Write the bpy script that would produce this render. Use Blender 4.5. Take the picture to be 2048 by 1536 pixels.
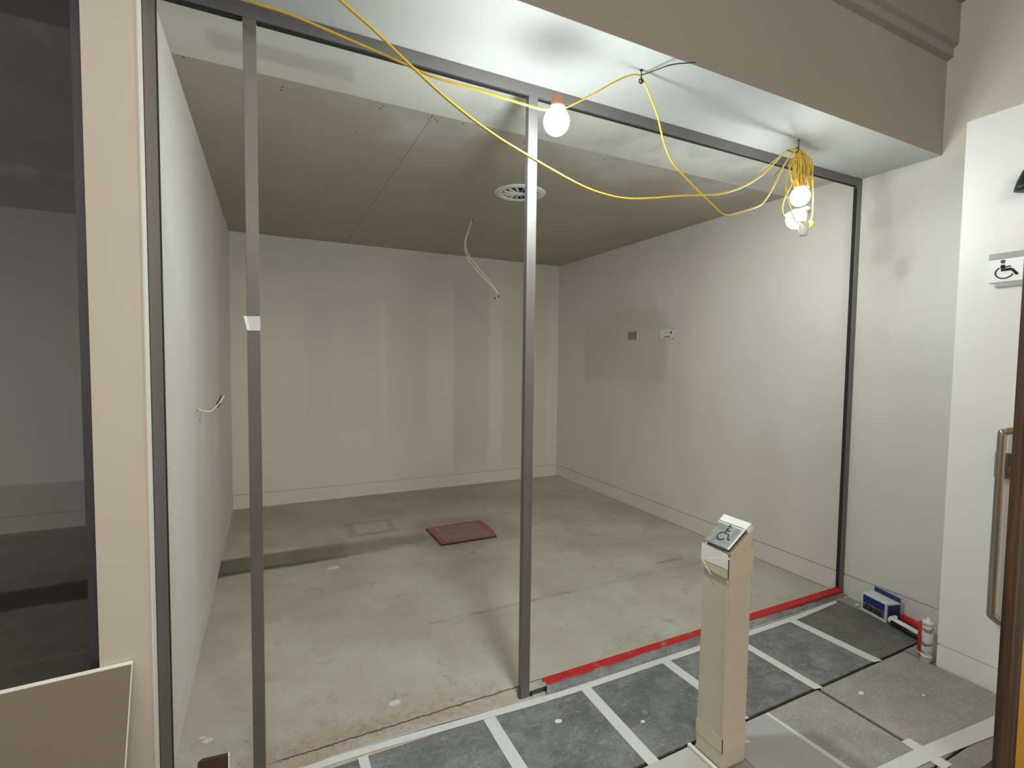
import bpy, bmesh, math, random
from mathutils import Vector, Matrix
random.seed(7)
S = bpy.context.scene
for o in list(bpy.data.objects): bpy.data.objects.remove(o)
C = S.collection

# ------------------------------------------------------------ camera, world, lights, exposure
F = 994.3
CAM = Vector((0.0, -2.0044, 1.6))
R_ = Vector((0.89862272, -0.43855409, 0.01214603))
D_ = Vector((-0.01134667, -0.0509079, -0.99863889))
W_ = Vector((0.4385755, 0.89726178, -0.05072312))
cam = bpy.data.objects.new('camera', bpy.data.cameras.new('camera'))
C.objects.link(cam)
cam.matrix_world = Matrix(((R_.x, -D_.x, -W_.x, CAM.x), (R_.y, -D_.y, -W_.y, CAM.y), (R_.z, -D_.z, -W_.z, CAM.z), (0, 0, 0, 1)))
cam.data.sensor_width = 36.0
cam.data.lens = F / 2048 * 36.0
cam.data.clip_start = 0.02
S.camera = cam
S.view_settings.view_transform = 'Standard'
S.view_settings.look = 'None'
S.view_settings.gamma = 1.0
S.view_settings.use_curve_mapping = False
S.view_settings.exposure = 0.0
wd = bpy.data.worlds.new('hall_ambient'); S.world = wd; wd.use_nodes = True
wd.node_tree.nodes['Background'].inputs[0].default_value = (1.0, 0.93, 0.84, 1)
wd.node_tree.nodes['Background'].inputs[1].default_value = 0.56

def area(name, loc, target, sx, sy, power, col):
    l = bpy.data.lights.new(name, 'AREA'); l.shape = 'RECTANGLE'; l.size = sx; l.size_y = sy
    l.energy = power; l.color = col
    o = bpy.data.objects.new(name, l); C.objects.link(o); o.location = loc
    o.rotation_euler = (Vector(target) - Vector(loc)).to_track_quat('-Z', 'Y').to_euler()
    return o
area('hall_light', (0.6, -4.4, 3.5), (0.2, 0, 1.3), 1.6, 1.2, 58, (1.0, 0.90, 0.76))
BULB = 760.0

def px(x, y, Y):           # point on the plane y = Y seen along a given sight line
    v = R_ * ((x - 1024) / F) + D_ * ((y - 768) / F) + W_
    return CAM + v * ((Y - CAM.y) / v.y)

# ------------------------------------------------------------ room numbers
XL, XR, YB, HC, HF, BD = -0.353, 3.546, 3.832, 2.855, 2.816, -0.433
XN, YN = 3.17, -0.697          # the near wall that stands proud
XLL = -4.4                     # far side of the neighbouring room

# ------------------------------------------------------------ material helpers
class NT:
    def __init__(s, name):
        s.m = bpy.data.materials.new(name); s.m.use_nodes = True
        s.t = s.m.node_tree; s.n = s.t.nodes; s.l = s.t.links
        s.b = s.n['Principled BSDF']; s.out = s.n['Material Output']
        g = s.n.new('ShaderNodeNewGeometry'); s.pos = g.outputs['Position']
        sp = s.n.new('ShaderNodeSeparateXYZ'); s.l.new(s.pos, sp.inputs[0])
        s.xyz = list(sp.outputs)
    def math(s, op, a, b=None, clamp=False):
        n = s.n.new('ShaderNodeMath'); n.operation = op; n.use_clamp = clamp
        for i, v in enumerate((a, b)):
            if v is None: continue
            if isinstance(v, (int, float)): n.inputs[i].default_value = v
            else: s.l.new(v, n.inputs[i])
        return n.outputs[0]
    def noise(s, scale, detail=3, rough=0.55, stretch=None, off=0.0, dist=0.0):
        n = s.n.new('ShaderNodeTexNoise'); n.inputs['Scale'].default_value = scale
        n.inputs['Detail'].default_value = detail; n.inputs['Roughness'].default_value = rough
        n.inputs['Distortion'].default_value = dist
        mp = s.n.new('ShaderNodeMapping'); s.l.new(s.pos, mp.inputs[0])
        mp.inputs['Location'].default_value = (off, off * .7, off * 1.3)
        if stretch: mp.inputs['Scale'].default_value = stretch
        s.l.new(mp.outputs[0], n.inputs['Vector'])
        return n.outputs['Fac']
    def ramp(s, v, lo, hi, a=0.0, b=1.0):
        n = s.n.new('ShaderNodeMapRange'); n.interpolation_type = 'SMOOTHSTEP'
        s.l.new(v, n.inputs[0])
        for i, q in enumerate((lo, hi, a, b)): n.inputs[i + 1].default_value = q
        return n.outputs[0]
    def box(s, rng, soft=0.03, wob=0.0, wscale=6, off=0.0, softz=None):
        """mask of a box region in metres; rng = {axis: (lo, hi)}"""
        r = None
        w = s.math('MULTIPLY', s.math('SUBTRACT', s.noise(wscale, 3, off=off), 0.5), 2 * wob) if wob else None
        for a, (lo, hi) in rng.items():
            c = s.xyz['xyz'.index(a)]
            if w is not None: c = s.math('ADD', c, w)
            so = softz if (softz and a == 'z') else soft
            m = s.math('MULTIPLY', s.ramp(c, lo - so, lo + so), s.ramp(c, hi - so, hi + so, 1, 0))
            r = m if r is None else s.math('MULTIPLY', r, m)
        return r
    def mix(s, base, col, fac):
        n = s.n.new('ShaderNodeMix'); n.data_type = 'RGBA'
        def put(sock, v):
            if isinstance(v, (tuple, list)): sock.default_value = (*v[:3], 1)
            else: s.l.new(v, sock)
        put(n.inputs[6], base); put(n.inputs[7], col)
        if isinstance(fac, (int, float)): n.inputs[0].default_value = fac
        else: s.l.new(fac, n.inputs[0])
        return n.outputs[2]
    def done(s, col, rough=0.7, metal=0.0, spec=0.5, bump=None, bstr=0.1, bdist=0.002):
        if isinstance(col, (tuple, list)): s.b.inputs['Base Color'].default_value = (*col[:3], 1)
        else: s.l.new(col, s.b.inputs['Base Color'])
        if isinstance(rough, (int, float)): s.b.inputs['Roughness'].default_value = rough
        else: s.l.new(rough, s.b.inputs['Roughness'])
        s.b.inputs['Metallic'].default_value = metal
        s.b.inputs['Specular IOR Level'].default_value = spec
        if bump is not None:
            b = s.n.new('ShaderNodeBump'); b.inputs['Strength'].default_value = bstr
            b.inputs['Distance'].default_value = bdist
            s.l.new(bump, b.inputs['Height']); s.l.new(b.outputs[0], s.b.inputs['Normal'])
        return s.m

def plain(name, col, rough=0.6, metal=0.0, spec=0.5, var=0.12, scale=25):
    t = NT(name); n = t.noise(scale, 4)
    dark = tuple(c * (1 - var) for c in col); lite = tuple(min(1, c * (1 + var)) for c in col)
    return t.done(t.mix(dark, lite, n), rough, metal, spec, bump=n, bstr=0.06)

# painted plasterboard, with the filler marks each wall has
def paint(name, base, extra=None, amount=0.10, stretch=(1, 1, 1)):
    t = NT(name)
    n1 = t.noise(1.1, 3, stretch=stretch, off=3.1); n2 = t.noise(40, 3)
    col = t.mix(tuple(c * (1 - amount) for c in base), tuple(min(1, c * (1 + amount * .6)) for c in base), t.ramp(n1, .3, .7))
    if extra: col = extra(t, col)
    return t.done(col, 0.75, spec=0.25, bump=n2, bstr=0.05)

WHITE = (0.745, 0.712, 0.652)
def back_extra(t, c):
    grey = (0.56, 0.545, 0.49); lite = (0.76, 0.74, 0.67)
    for x0, x1, z0, z1, f, g in ((2.05, 2.52, .22, 2.6, .95, grey), (0.35, 1.15, .9, 2.35, .45, grey), (1.22, 1.72, .7, 2.4, .5, grey),
                                 (1.78, 2.04, .15, 2.6, .5, lite), (2.55, 2.68, .3, 2.4, .5, lite), (2.72, 3.15, .25, 2.3, .7, grey),
                                 (0.62, .80, .8, 2.3, .5, lite), (3.38, 3.5, .1, 2.7, .45, lite), (3.2, 3.36, .3, 2.6, .45, grey), (1.15, 1.25, .7, 2.1, .5, lite)):
        c = t.mix(c, g, t.math('MULTIPLY', t.box({'x': (x0, x1), 'z': (z0, z1)}, .03, .05, 3, off=x0, softz=.28), f * .5))
    return c
def right_extra(t, c):
    grey = (0.50, 0.46, 0.38); lite = (0.76, 0.76, 0.70)
    for y0, y1, z0, z1, f, g, s in ((1.75, 3.2, 1.35, 2.05, .75, grey, .05), (1.95, 2.6, 2.0, 2.2, .75, grey, .05), (1.45, 2.3, 1.0, 2.1, .42, (.56, .49, .44), .09),
                                    (0.15, 1.2, .3, 2.4, .45, lite, .15), (-.06, .05, 1.6, 2.5, .3, grey, .04), (-.28, -.08, 2.0, 2.6, .45, (.5, .47, .41), .05),
                                    (-.2, -.08, 1.7, 2.1, .35, (.5, .47, .41), .05), (0.5, .75, 0.2, 1.2, .3, grey, .1)):
        c = t.mix(c, g, t.math('MULTIPLY', t.box({'y': (y0, y1), 'z': (z0, z1)}, s, .10, 3.4, off=y0 + z0, softz=s * 2.5), f * .5))
    return c
M = {}
M['paint_back'] = paint('back_wall_plaster', WHITE, back_extra, .04, (1, 1, .2))
M['paint_right'] = paint('right_wall_plaster', WHITE, right_extra, .05)
M['paint'] = paint('white_wall_paint', WHITE, None, .05)
M['paint_near'] = paint('near_wall_paint', (.93, .94, .93), None, .015)
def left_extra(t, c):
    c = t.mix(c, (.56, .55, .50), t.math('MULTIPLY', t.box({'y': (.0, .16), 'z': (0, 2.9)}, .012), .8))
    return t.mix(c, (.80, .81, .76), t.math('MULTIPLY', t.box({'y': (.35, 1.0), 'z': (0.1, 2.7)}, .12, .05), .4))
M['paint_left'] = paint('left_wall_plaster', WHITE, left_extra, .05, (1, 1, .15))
M['pillar'] = paint('beige_pillar_paint', (.72, .66, .55), None, .03)
def soffit_extra(t, c):
    c = t.mix(c, (.62, .65, .64), t.math('MULTIPLY', t.box({'x': (.9, 3.3)}, .35), .7))
    return c
M['soffit'] = paint('soffit_paint', (.58, .59, .56), soffit_extra, .06)
M['bulkhead'] = paint('bulkhead_paint', (.33, .298, .255), None, .03)
M['cornice'] = paint('cornice_paint', (.27, .262, .225), None, .04)
def board_extra(t, c):
    c = t.mix(c, (.57, .58, .54), t.math('MULTIPLY', t.ramp(t.noise(2.2, 4, off=9), .42, .68), t.math('MULTIPLY', t.box({'y': (.5, .95), 'x': (.3, 3.5)}, .08, .08, 3), .7)))
    c = t.mix(c, (.66, .66, .62), t.math('MULTIPLY', t.box({'x': (.62, .86), 'y': (.62, .86)}, .08, .08, 4), .35))
    c = t.mix(c, (.25, .22, .2), t.math('MULTIPLY', t.ramp(t.noise(22, 3, off=4), .70, .76), t.box({'y': (.56, .8), 'x': (1.6, 3.2)}, .05)))
    sw = t.noise(1.7, 3, .5, stretch=(1.0, .35, 1), off=6)
    c = t.mix(c, (.78, .76, .70), t.math('MULTIPLY', t.math('MULTIPLY', t.ramp(sw, .52, .60), t.box({'x': (-5, -.5)}, .02)), .85))
    return c
M['board'] = paint('raw_plasterboard', (.47, .43, .36), board_extra, .06)
def strip_extra(t, c):
    c = t.mix(c, (.52, .50, .45), t.math('MULTIPLY', t.box({'x': (-.2, .35), 'y': (.3, .42)}, .03, .03), .7))
    return t.mix(c, (.58, .585, .56), t.math('MULTIPLY', t.ramp(t.noise(3.5, 4, off=2), .40, .66), t.box({'x': (.9, 3.6), 'y': (.05, .54)}, .1, .05)))
M['strip'] = paint('skimmed_strip_plaster', (.72, .71, .65), strip_extra, .08)

def concrete():
    t = NT('worn_concrete')
    a = t.noise(1.6, 5, .6); b = t.noise(9, 5, .65, off=5); f = t.noise(90, 3, .6)
    c = t.mix((.44, .415, .345), (.56, .54, .465), t.ramp(a, .32, .68))
    c = t.mix(c, (.30, .28, .23), t.math('MULTIPLY', t.ramp(b, .55, .75), .5))
    c = t.mix(c, (.60, .58, .52), t.math('MULTIPLY', t.ramp(t.noise(5, 5, off=11), .58, .72), .4))
    c = t.mix(c, (.36, .34, .28), t.math('MULTIPLY', t.ramp(f, .5, .7), .35))
    # dark patched floor chase that runs across both rooms
    ch = t.box({'x': (-6, .55), 'y': (2.06, 2.40)}, .03, .03, 4)
    ch2 = t.box({'x': (.1, 1.25), 'y': (2.12, 2.36)}, .06, .08, 5, off=3)
    c = t.mix(c, (.11, .10, .07), t.math('MULTIPLY', ch, t.ramp(t.xyz[0], -.4, .75, .85, .25)))
    c = t.mix(c, (.13, .12, .09), t.math('MULTIPLY', ch2, .5))
    c = t.mix(c, (.09, .08, .055), t.math('MULTIPLY', t.box({'x': (-.35, 1.1), 'y': (2.07, 2.13)}, .02, .03, 5, off=1), t.ramp(t.xyz[0], .1, 1.1, .7, 0)))
    # darker tone towards the rear wall
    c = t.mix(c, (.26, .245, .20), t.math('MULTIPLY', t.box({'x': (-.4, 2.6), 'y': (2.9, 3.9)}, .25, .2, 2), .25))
    # red overspray
    red = (.34, .16, .135)
    out = t.math('SUBTRACT', t.box({'x': (.62, 1.06), 'y': (2.5, 2.9)}, .03, .02, 8), t.box({'x': (.70, 1.0), 'y': (2.57, 2.84)}, .012, .008, 8), True)
    c = t.mix(c, red, t.math('MULTIPLY', out, .38))
    c = t.mix(c, red, t.math('MULTIPLY', t.math('MULTIPLY', t.box({'x': (.85, 3.3), 'y': (.81, .84)}, .012, .02, 7, off=4), t.ramp(t.noise(4, 3, off=8), .38, .62)), .6))
    c = t.mix(c, red, t.math('MULTIPLY', t.math('MULTIPLY', t.box({'x': (.95, 3.0), 'y': (.93, .965)}, .012, .02, 7, off=6), t.ramp(t.noise(3, 3, off=18), .5, .62)), .6))
    c = t.mix(c, (.42, .22, .19), t.math('MULTIPLY', t.box({'x': (1.2, 2.1), 'y': (1.9, 2.65)}, .12, .08, 4), .35))
    c = t.mix(c, (.40, .13, .12), t.math('MULTIPLY', t.math('MULTIPLY', t.box({'x': (-.15, 1.0), 'y': (-.03, .17)}, .035, .03, 10, off=2), t.ramp(t.noise(30, 5, .65, off=3), .30, .72)), .46))
    c = t.mix(c, (.13, .12, .10), t.math('MULTIPLY', t.math('MULTIPLY', t.box({'x': (-.3, .9), 'y': (.0, .35)}, .12, .1, 3, off=7), t.ramp(t.noise(55, 5, .7, off=23), .52, .75)), .5))
    # hairline crack along the threshold
    for wob, sc, of, x0, x1, w in ((.022, 9, 0, .0, 3.4, .0022), (.03, 24, 5, .0, 1.1, .0018)):
        cr = t.box({'x': (x0, x1)}, .05)
        yy = t.math('ADD', t.xyz[1], t.math('MULTIPLY', t.math('SUBTRACT', t.noise(sc, 6, .7, off=of, stretch=(1, .05, 1)), .5), wob * 2))
        d = t.math('ABSOLUTE', t.math('SUBTRACT', yy, .088))
        c = t.mix(c, (.04, .035, .03), t.math('MULTIPLY', t.ramp(d, w * .6, w * 1.8, .9, 0), cr))
    # plaster drips
    for x, y, r in ((-.268, .357, .014), (-.245, .33, .022), (.507, .229, .03), (.42, 1.9, .05), (-.05, .44, .012)):
        d = t.math('ADD', t.math('POWER', t.math('SUBTRACT', t.xyz[0], x), 2), t.math('POWER', t.math('MULTIPLY', t.math('SUBTRACT', t.xyz[1], y), 1.4), 2))
        d = t.math('ADD', d, t.math('MULTIPLY', t.math('SUBTRACT', t.noise(60, 2, off=x), .5), r * r * 2))
        c = t.mix(c, (.74, .72, .65), t.ramp(d, r * r * .5, r * r, .8, 0))
    sp = t.ramp(t.noise(70, 2, off=31), .77, .79)
    c = t.mix(c, (.78, .76, .70), sp)
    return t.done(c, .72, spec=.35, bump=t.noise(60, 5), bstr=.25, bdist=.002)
M['concrete'] = concrete()

def tile(name, a, b, sc=6, off=0):
    t = NT(name)
    n = t.noise(sc, 6, .7, off=off); st = t.noise(14, 6, .75, stretch=(1, 2.6, 1), off=off + 3, dist=1.2); f = t.noise(120, 3)
    c = t.mix(a, b, t.ramp(n, .3, .72))
    c = t.mix(c, tuple(min(1, q * 1.7 + .02) for q in b), t.math('MULTIPLY', t.ramp(st, .50, .70), .45 if a[0] < .2 else .22))
    c = t.mix(c, tuple(q * .5 for q in a), t.math('MULTIPLY', t.ramp(f, .5, .72), .6))
    c = t.mix(c, (.7, .68, .62), t.ramp(t.noise(34, 2, off=off + 9), .80, .82))
    return t.done(c, .6, spec=.4, bump=st, bstr=.2)
M['tile_dark'] = [tile('dark_grey_tile_%s' % w, (.125, .135, .130), (.26, .275, .26), 6, i * 3.7) for i, w in enumerate(('a', 'b', 'c'))]
M['tile_brown'] = tile('brownish_dark_tile', (.115, .114, .098), (.19, .188, .163), 5, 21)
M['tile_light'] = tile('light_grey_tile', (.31, .305, .27), (.42, .41, .365), 4, 40)
M['strip_floor'] = tile('dusty_edge_screed', (.24, .25, .22), (.36, .36, .32), 5, 50)

M['gap_shade'] = plain('screed_gap_shade', (.030, .029, .026), .9)
M['tape'] = plain('white_cloth_tape', (.70, .72, .70), .55, var=.06, scale=60)
M['tape_lit'] = plain('bright_tape', (.80, .80, .74), .5, var=.05, scale=60)
M['sheet'] = plain('pale_protective_sheet', (.42, .43, .42), .45, var=.08, scale=5)
M['sheet_white'] = plain('white_protective_card', (.56, .56, .53), .5, var=.06, scale=4)
def framem():
    t = NT('grey_painted_aluminium'); n = t.noise(18, 4, stretch=(1, 1, .15))
    return t.done(t.mix((.150, .140, .132), (.175, .165, .158), n), t.ramp(n, .3, .7, .38, .46), metal=.22, spec=.5)
M['frame'] = framem()
M['frame_dark'] = plain('dark_grey_aluminium', (.085, .083, .095), .45, .3)
M['gasket'] = plain('black_channel_shadow_gasket', (.015, .015, .016), .7)
def sillm():
    t = NT('galvanised_sill_with_red_primer'); n = t.noise(9, 4, off=2); f = t.noise(60, 4)
    steel = t.mix((.27, .28, .29), (.50, .52, .53), t.ramp(t.noise(5, 4), .35, .65))
    steel = t.mix(steel, (.16, .15, .15), t.math('MULTIPLY', t.ramp(f, .5, .7), .5))
    edge = t.math('ADD', t.xyz[2], t.math('MULTIPLY', t.math('SUBTRACT', n, .5), .022))
    far = t.math('MULTIPLY', t.ramp(t.xyz[0], 2.2, 3.4, 0, .016), 1)
    m = t.ramp(t.math('ADD', edge, far), .0475, .054)
    red = t.mix((.42, .012, .016), (.60, .028, .03), f)
    return t.done(t.mix(steel, red, m), t.ramp(m, 0, 1, .38, .6), metal=0.15, bump=f, bstr=.1)
M['sill'] = sillm()
M['steel'] = plain('brushed_stainless', (.42, .40, .38), .28, .95, var=.1, scale=50)
M['steel_dull'] = plain('dusty_steel_plate', (.36, .37, .37), .36, .6, var=.5, scale=45)
M['card_l'] = plain('cardboard', (.57, .51, .41), .85, spec=.15, var=.07, scale=12)
M['packtape'] = plain('beige_parcel_tape', (.60, .53, .40), .42, var=.06, scale=14)
M['black'] = plain('black_plastic', (.012, .012, .013), .45)
M['white_pl'] = plain('white_plastic', (.78, .78, .75), .4, var=.03)
M['yellow'] = plain('yellow_cable_sheath', (.72, .50, .055), .42, var=.1, scale=40)
M['orange'] = plain('salmon_lampholder_plastic', (.72, .36, .24), .5)
M['white_cable'] = plain('white_cable_sheath', (.74, .70, .60), .5, var=.05)
M['red_plate'] = None
def redplate():
    t = NT('concrete_lid_sprayed_red'); n = t.noise(30, 4)
    e = t.math('SUBTRACT', 1.0, t.box({'x': (1.34, 1.78), 'y': (2.02, 2.40)}, .03, .02, 9))
    c = t.mix((.36, .25, .215), (.32, .17, .145), t.ramp(n, .35, .65))
    return t.done(t.mix(c, (.36, .08, .075), t.math('MULTIPLY', e, .7)), .75, bump=n, bstr=.2)
M['red_plate'] = redplate()
M['mdf'] = plain('brown_fibreboard', (.245, .195, .150), .65, var=.04, scale=3)
M['mdf_dark'] = plain('dark_brown_board', (.055, .028, .012), .7, var=.1)
M['white_edge'] = plain('white_board_edge', (.85, .84, .76), .5, var=.03)
def wood():
    t = NT('brown_varnished_timber'); n = t.noise(26, 4, .6, stretch=(1, 1, .03), dist=.4)
    return t.done(t.mix((.028, .012, .005), (.13, .065, .028), t.ramp(n, .36, .66)), .5, bump=n, bstr=.15)
M['wood'] = wood()
M['orange_paint'] = plain('orange_yellow_board', (.75, .36, .02), .5, var=.06, scale=8)
M['blue'] = plain('blue_printed_card', (.012, .035, .17), .4, var=.2, scale=14)
M['white_card'] = plain('white_printed_card', (.72, .72, .74), .45, var=.03)
M['rail_grey'] = plain('satin_grey_rail', (.42, .43, .42), .5, .1)
M['sign_white'] = plain('gloss_white_sign_face', (.90, .92, .92), .3, var=.01)
M['red_pl'] = plain('red_plastic', (.48, .03, .03), .4, var=.12)
def photo_print():
    t = NT('dark_product_print'); n = t.noise(70, 4)
    return t.done(t.mix((.02, .02, .025), (.30, .12, .11), t.ramp(n, .5, .66)), .4)
M['print'] = photo_print()
def cartm():
    t = NT('printed_clear_cartridge'); n = t.noise(40, 4, stretch=(.6, .6, 1.6)); 
    c = t.mix((.70, .70, .68), (.22, .20, .20), t.ramp(n, .48, .6))
    c = t.mix(c, (.70, .71, .70), t.box({'z': (.06, .085)}, .004))
    c = t.mix(c, (.25, .03, .04), t.box({'z': (.085, .105), 'x': (3.18, 3.4)}, .004))
    return t.done(c, .3)
M['cart'] = cartm()
def emis(name, col, st):
    m = bpy.data.materials.new(name); m.use_nodes = True; b = m.node_tree.nodes['Principled BSDF']
    b.inputs['Base Color'].default_value = (.9, .9, .9, 1)
    b.inputs['Emission Color'].default_value = (*col, 1); b.inputs['Emission Strength'].default_value = st
    return m
M['bulb'] = emis('lit_bulb', (.90, 1.0, .99), BULB)
M['bulb_added'] = emis('added_bulb_left', (.90, 1.0, 1.0), BULB * .38)
M['bulb_far'] = emis('lit_bulb_bundle', (.90, 1.0, 1.0), BULB * .22)
for k_, b_ in (('bulb', BULB), ('bulb_added', BULB * .38), ('bulb_far', BULB * .22)):
    M[k_ + '_side'] = emis(k_ + '_side', (.90, 1.0, .99), b_ * .33); M[k_ + '_cap'] = emis(k_ + '_cap', (.90, 1.0, .99), b_ * .06)
def glassm():
    m = bpy.data.materials.new('shopfront_glass'); m.use_nodes = True; n = m.node_tree.nodes; l = m.node_tree.links
    for q in list(n):
        if q.type == 'BSDF_PRINCIPLED': n.remove(q)
    tr = n.new('ShaderNodeBsdfTransparent'); tr.inputs[0].default_value = (.96, .97, .98, 1)
    gl = n.new('ShaderNodeBsdfGlossy'); gl.inputs['Roughness'].default_value = .03
    fr = n.new('ShaderNodeFresnel'); fr.inputs[0].default_value = 1.5
    mx = n.new('ShaderNodeMixShader'); l.new(fr.outputs[0], mx.inputs[0]); l.new(tr.outputs[0], mx.inputs[1]); l.new(gl.outputs[0], mx.inputs[2])
    l.new(mx.outputs[0], n['Material Output'].inputs[0])
    return m
M['glass'] = glassm()

# ------------------------------------------------------------ mesh helpers
def bx(bm, x0, x1, y0, y1, z0, z1, mi=0):
    v = [bm.verts.new(p) for p in ((x0, y0, z0), (x1, y0, z0), (x1, y1, z0), (x0, y1, z0), (x0, y0, z1), (x1, y0, z1), (x1, y1, z1), (x0, y1, z1))]
    for f in ((0, 3, 2, 1), (4, 5, 6, 7), (0, 1, 5, 4), (1, 2, 6, 5), (2, 3, 7, 6), (3, 0, 4, 7)):
        bm.faces.new([v[i] for i in f]).material_index = mi
def prism(bm, pts, d, mi=0):
    """pts: closed 3-D outline, d: extrusion vector"""
    d = Vector(d); a = [bm.verts.new(p) for p in pts]; b = [bm.verts.new(Vector(p) + d) for p in pts]; n = len(pts)
    bm.faces.new(a[::-1]).material_index = mi; bm.faces.new(b).material_index = mi
    for i in range(n): bm.faces.new((a[i], a[(i + 1) % n], b[(i + 1) % n], b[i])).material_index = mi
def smooth_path(pts, sub=6):
    P = [Vector(p) for p in pts]; P = [P[0] * 2 - P[1]] + P + [P[-1] * 2 - P[-2]]; out = []
    for i in range(1, len(P) - 2):
        a, b, c, d = P[i - 1:i + 3]
        for k in range(sub):
            t = k / sub
            out.append(.5 * ((2 * b) + (c - a) * t + (2 * a - 5 * b + 4 * c - d) * t * t + (3 * b - a - 3 * c + d) * t ** 3))
    out.append(P[-2]); return out
def tube(bm, pts, r, sub=6, seg=8, mi=0):
    P = smooth_path(pts, sub) if sub else [Vector(p) for p in pts]
    up = Vector((0, 0, 1)); rings = []; n = None
    for i, p in enumerate(P):
        t = (P[min(i + 1, len(P) - 1)] - P[max(i - 1, 0)]).normalized()
        if n is None:
            n = t.cross(up if abs(t.z) < .9 else Vector((1, 0, 0))).normalized()
        else:
            n = (n - t * n.dot(t)).normalized()
        b = t.cross(n); rr = r[i] if isinstance(r, list) else r
        rings.append([bm.verts.new(p + (n * math.cos(a) + b * math.sin(a)) * rr) for a in [2 * math.pi * k / seg for k in range(seg)]])
    for A, B in zip(rings, rings[1:]):
        for k in range(seg):
            f = bm.faces.new((A[k], A[(k + 1) % seg], B[(k + 1) % seg], B[k])); f.smooth = True; f.material_index = mi
    bm.faces.new(rings[0][::-1]).material_index = mi; bm.faces.new(rings[-1]).material_index = mi
def lathe(bm, prof, c, seg=20, axis=Vector((0, 0, 1)), mi=0, sm=True):
    """prof: (radius, height) pairs along axis from c"""
    q = Vector((0, 0, 1)).rotation_difference(axis); rings = []; c = Vector(c)
    for r, h in prof:
        rings.append([bm.verts.new(c + q @ Vector((r * math.cos(2 * math.pi * k / seg), r * math.sin(2 * math.pi * k / seg), h))) for k in range(seg)])
    for A, B in zip(rings, rings[1:]):
        for k in range(seg):
            f = bm.faces.new((A[k], A[(k + 1) % seg], B[(k + 1) % seg], B[k])); f.smooth = sm; f.material_index = mi
    bm.faces.new(rings[0][::-1]).material_index = mi; bm.faces.new(rings[-1]).material_index = mi
def ball(bm, c, r, sx=1, sy=1, sz=1, sub=2):
    m = Matrix.Translation(c) @ Matrix.Diagonal((r * sx, r * sy, r * sz, 1))
    for v in bmesh.ops.create_icosphere(bm, subdivisions=sub, radius=1, matrix=m)['verts']:
        for f in v.link_faces: f.smooth = True
def obj(name, bm, mats, parent=None, bevel=0.0, recalc=True):
    if recalc: bmesh.ops.recalc_face_normals(bm, faces=bm.faces)
    me = bpy.data.meshes.new(name); bm.to_mesh(me); bm.free()
    for m in (mats if isinstance(mats, (list, tuple)) else [mats]): me.materials.append(m)
    o = bpy.data.objects.new(name, me); C.objects.link(o)
    if parent: o.parent = parent; o.matrix_parent_inverse = Matrix.Translation(parent.location).inverted()
    if bevel:
        b = o.modifiers.new('bevel', 'BEVEL'); b.width = bevel; b.segments = 2; b.limit_method = 'ANGLE'
    return o
def NB(): return bmesh.new()
def boxo(name, dims, mat, parent=None, bevel=0.0):
    bm = NB(); bx(bm, *dims); return obj(name, bm, mat, parent, bevel)
def tag(o, label, cat, group=None, kind=None):
    if label: o['label'] = label
    if cat: o['category'] = cat
    if group: o['group'] = group
    if kind: o['kind'] = kind
    return o
def struct(o): o['kind'] = 'structure'; return o
def thing(name, label, cat, loc, group=None):
    o = bpy.data.objects.new(name, None); C.objects.link(o); o.location = loc; o.empty_display_size = .05
    return tag(o, label, cat, group)

# ------------------------------------------------------------ floor
bm = NB()
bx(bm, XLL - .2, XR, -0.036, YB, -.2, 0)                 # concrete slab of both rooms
bx(bm, XLL - .2, 5.2, -6.0, -0.036, -.2, -.012, 1)             # outer screed, coloured near black so tile gaps read as shaded
floor = struct(obj('floor', bm, [M['concrete'], M['gap_shade']]))
# loose square tiles outside the shopfront: parts of the floor
xs = [-.72, -.20, .318, .855, 1.368, 1.882, 2.405, 2.915, 3.425]
g = .004
for i in range(len(xs) - 1):
    m = M['tile_brown'] if i == 7 else M['tile_dark'][i % 3]
    boxo('floor_tile', (xs[i] + g, xs[i + 1] - g, -.535, -.040 + random.uniform(-.002, .002), -.0115, random.uniform(-.0008, .0004)), m, floor, .0015)
x2 = [-.20, .318, .855, 1.368, 1.882, 2.398]
for i in range(len(x2) - 1):
    boxo('floor_tile', (x2[i] + g, x2[i + 1] - g, -1.04, -.553, -.0115, 0), M['tile_light'], floor, .0015)
boxo('floor_tile', (2.414, XN - .012, -1.04, -.553, -.0115, .0005), M['tile_light'], floor, .0015)
for i in range(5):
    boxo('floor_tile', (x2[i] + g, x2[i + 1] - g, -1.55, -1.05, -.0115, 0), M['tile_light'], floor, .0015)
boxo('floor_tile', (2.414, XN - .012, -1.55, -1.05, -.0115, 0), M['tile_light'], floor, .0015)
# dusty screed strip between the tiles and the right-hand wall
bm = NB(); prism(bm, [(3.432, -.036, -.0118), (3.432, -.548, -.0118), (XN, -.548, -.0118), (XN, -.70, -.0118), (XR, -.70, -.0118), (XR, -.036, -.0118)], (0, 0, .0110))
obj('screed_strip', bm, M['strip_floor'], floor)

# ------------------------------------------------------------ walls
def wall_with_gap(name, mat, boxes, back, bgap=.0):
    bm = NB()
    for b in boxes: bx(bm, *b)
    bx(bm, *back)
    return struct(obj(name, bm, mat))
# right wall: panel above a shadow gap, continuing out of the room to the left of the near wall and up to the hall ceiling
wall_with_gap('wall_right', M['paint_right'], [(XR, XR + .05, YN - 3.6, YB + .1, .150, 4.1)], (XR + .010, XR + .2, YN - 3.6, YB + .1, -.012, 4.1))
struct(boxo('baseboard_right', (XR, XR + .009, -.03, YB, .007, .143), M['paint']))
struct(boxo('baseboard_right_outer', (XR, XR + .009, YN, -.0302, -.009, .143), M['paint']))
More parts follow.
